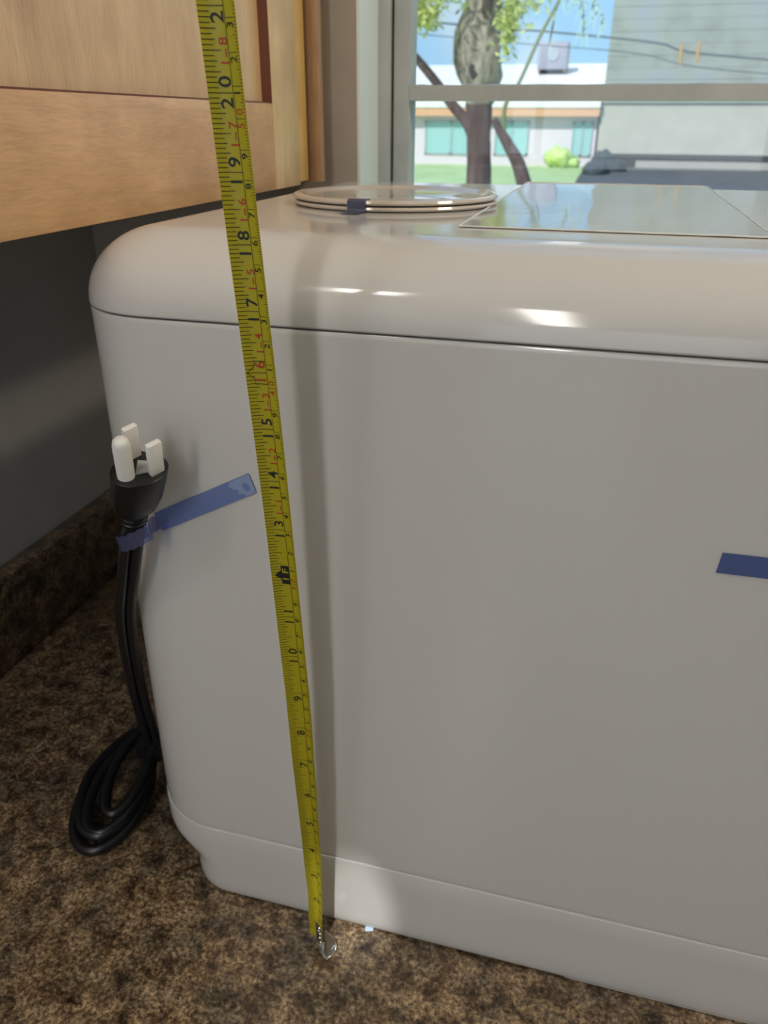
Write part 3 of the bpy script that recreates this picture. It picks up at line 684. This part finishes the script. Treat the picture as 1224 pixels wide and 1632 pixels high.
leaves('foliage', [((-2.45, 11.6, 1.95), (.32, .5, .22)), ((-2.9, 11.6, 2.05), (.4, .5, .25)), ((-2.62, 11.6, 1.72), (.16, .3, .14)), ((-2.0, 11.4, 2.3), (.7, .5, .3)), ((-1.35, 11.5, 1.95), (.3, .5, .35)), ((-1.5, 11.5, 1.6), (.12, .3, .3)), ((-2.8, 11.5, 1.72), (.35, .3, .12))], 2600, .055, M_leaf, tr, 11)
# slim leaning tree
st = empty('slim_tree', (-1.6, 16, GZ), 'slim leaning young tree right of the gnarled trunk outside the window', 'tree')
MB().tube(catmull([(-1.40, 16, GZ), (-1.55, 16, -.7), (-1.74, 16, -.20), (-1.95, 16, .12), (-2.12, 16, .36), (-2.25, 16, .55)], 5), [.17-.0045*k for k in range(26)], 12).build('trunk', M_bark, st, smooth=True)
MB().tube(catmull([(-2.02, 16, .22), (-2.06, 16, .45), (-2.045, 16, .80), (-1.83, 16, 1.15), (-1.54, 16, 1.82), (-1.22, 16, 2.45), (-.9, 16, 3.2)], 6), [.045-.0006*k for k in range(37)], 8).build('branch', mat('green_bark', (.22, .24, .12), .8), st, smooth=True)
def frond(name, root, tip, n, parent):
    vs = []; fs_ = []; rr = random.Random(int(root[0]*100) % 97)
    root = Vector(root); tip = Vector(tip)
    for k in range(n):
        t = (k+1)/n; p = root.lerp(tip, t)-Vector((0, 0, .35*t*t)); q_ = p+Vector((rr.uniform(-.25, .1), 0, -.42-.15*math.sin(k)))
        w_ = Vector((.022, 0, .01)); i = len(vs); vs += [p-w_, p+w_, q_]; fs_.append((i, i+1, i+2))
        w_ = Vector((0, 0, .02)); i = len(vs); q2 = root.lerp(tip, max(0, t-1/n))-Vector((0, 0, .35*max(0, t-1/n)**2)); vs += [q2-w_, q2+w_, p+w_, p-w_]; fs_.append((i, i+1, i+2, i+3))
    return link(name, mesh(vs, fs_), M_palm, parent)
frond('leafy_frond', (-1.05, 16, 2.75), (-.45, 16, 2.35), 14, st); frond('leafy_frond', (-1.05, 16, 2.8), (-.75, 16, 2.2), 12, st); frond('leafy_frond', (-1.1, 16, 2.7), (-1.35, 16, 2.3), 10, st)
# overhead wires with two orange spacers
def wire(pts, r, label):
    o = MB().tube(catmull(pts, 6), r, 6).build('overhead_wire', M_wire, None, smooth=True); return tag(o, label, 'wire')
wire([(-30, 25, 5.6), (-6.05, 25, 3.05), (-2.25, 25, 2.70), (0.6, 25, 2.40), (3.46, 25, 1.98), (20, 25, -.3+1.2)], .028, 'upper dark overhead wire crossing before the grey-green building')
wire([(-30, 25.3, 5.2), (-6.05, 25.3, 2.75), (0.0, 25.3, 2.20), (3.46, 25.3, 1.68), (20, 25.3, .6)], .012, 'thinner lower overhead wire crossing before the grey-green building')
M_or = mat('orange_spacer', (.55, .30, .10), .6)
for x, z, lab in ((1.30, 2.12, 'left orange spacer hanging on the overhead wire'), (1.72, 2.16, 'right orange spacer hanging on the overhead wire')):
    o = MB().tube([(x+.02, 24.93, z-.25), (x, 24.93, z), (x, 24.93, z+.25)], [.03, .05, .03], 10).build('wire_spacer', M_or, None, smooth=True); tag(o, lab, 'spacer')
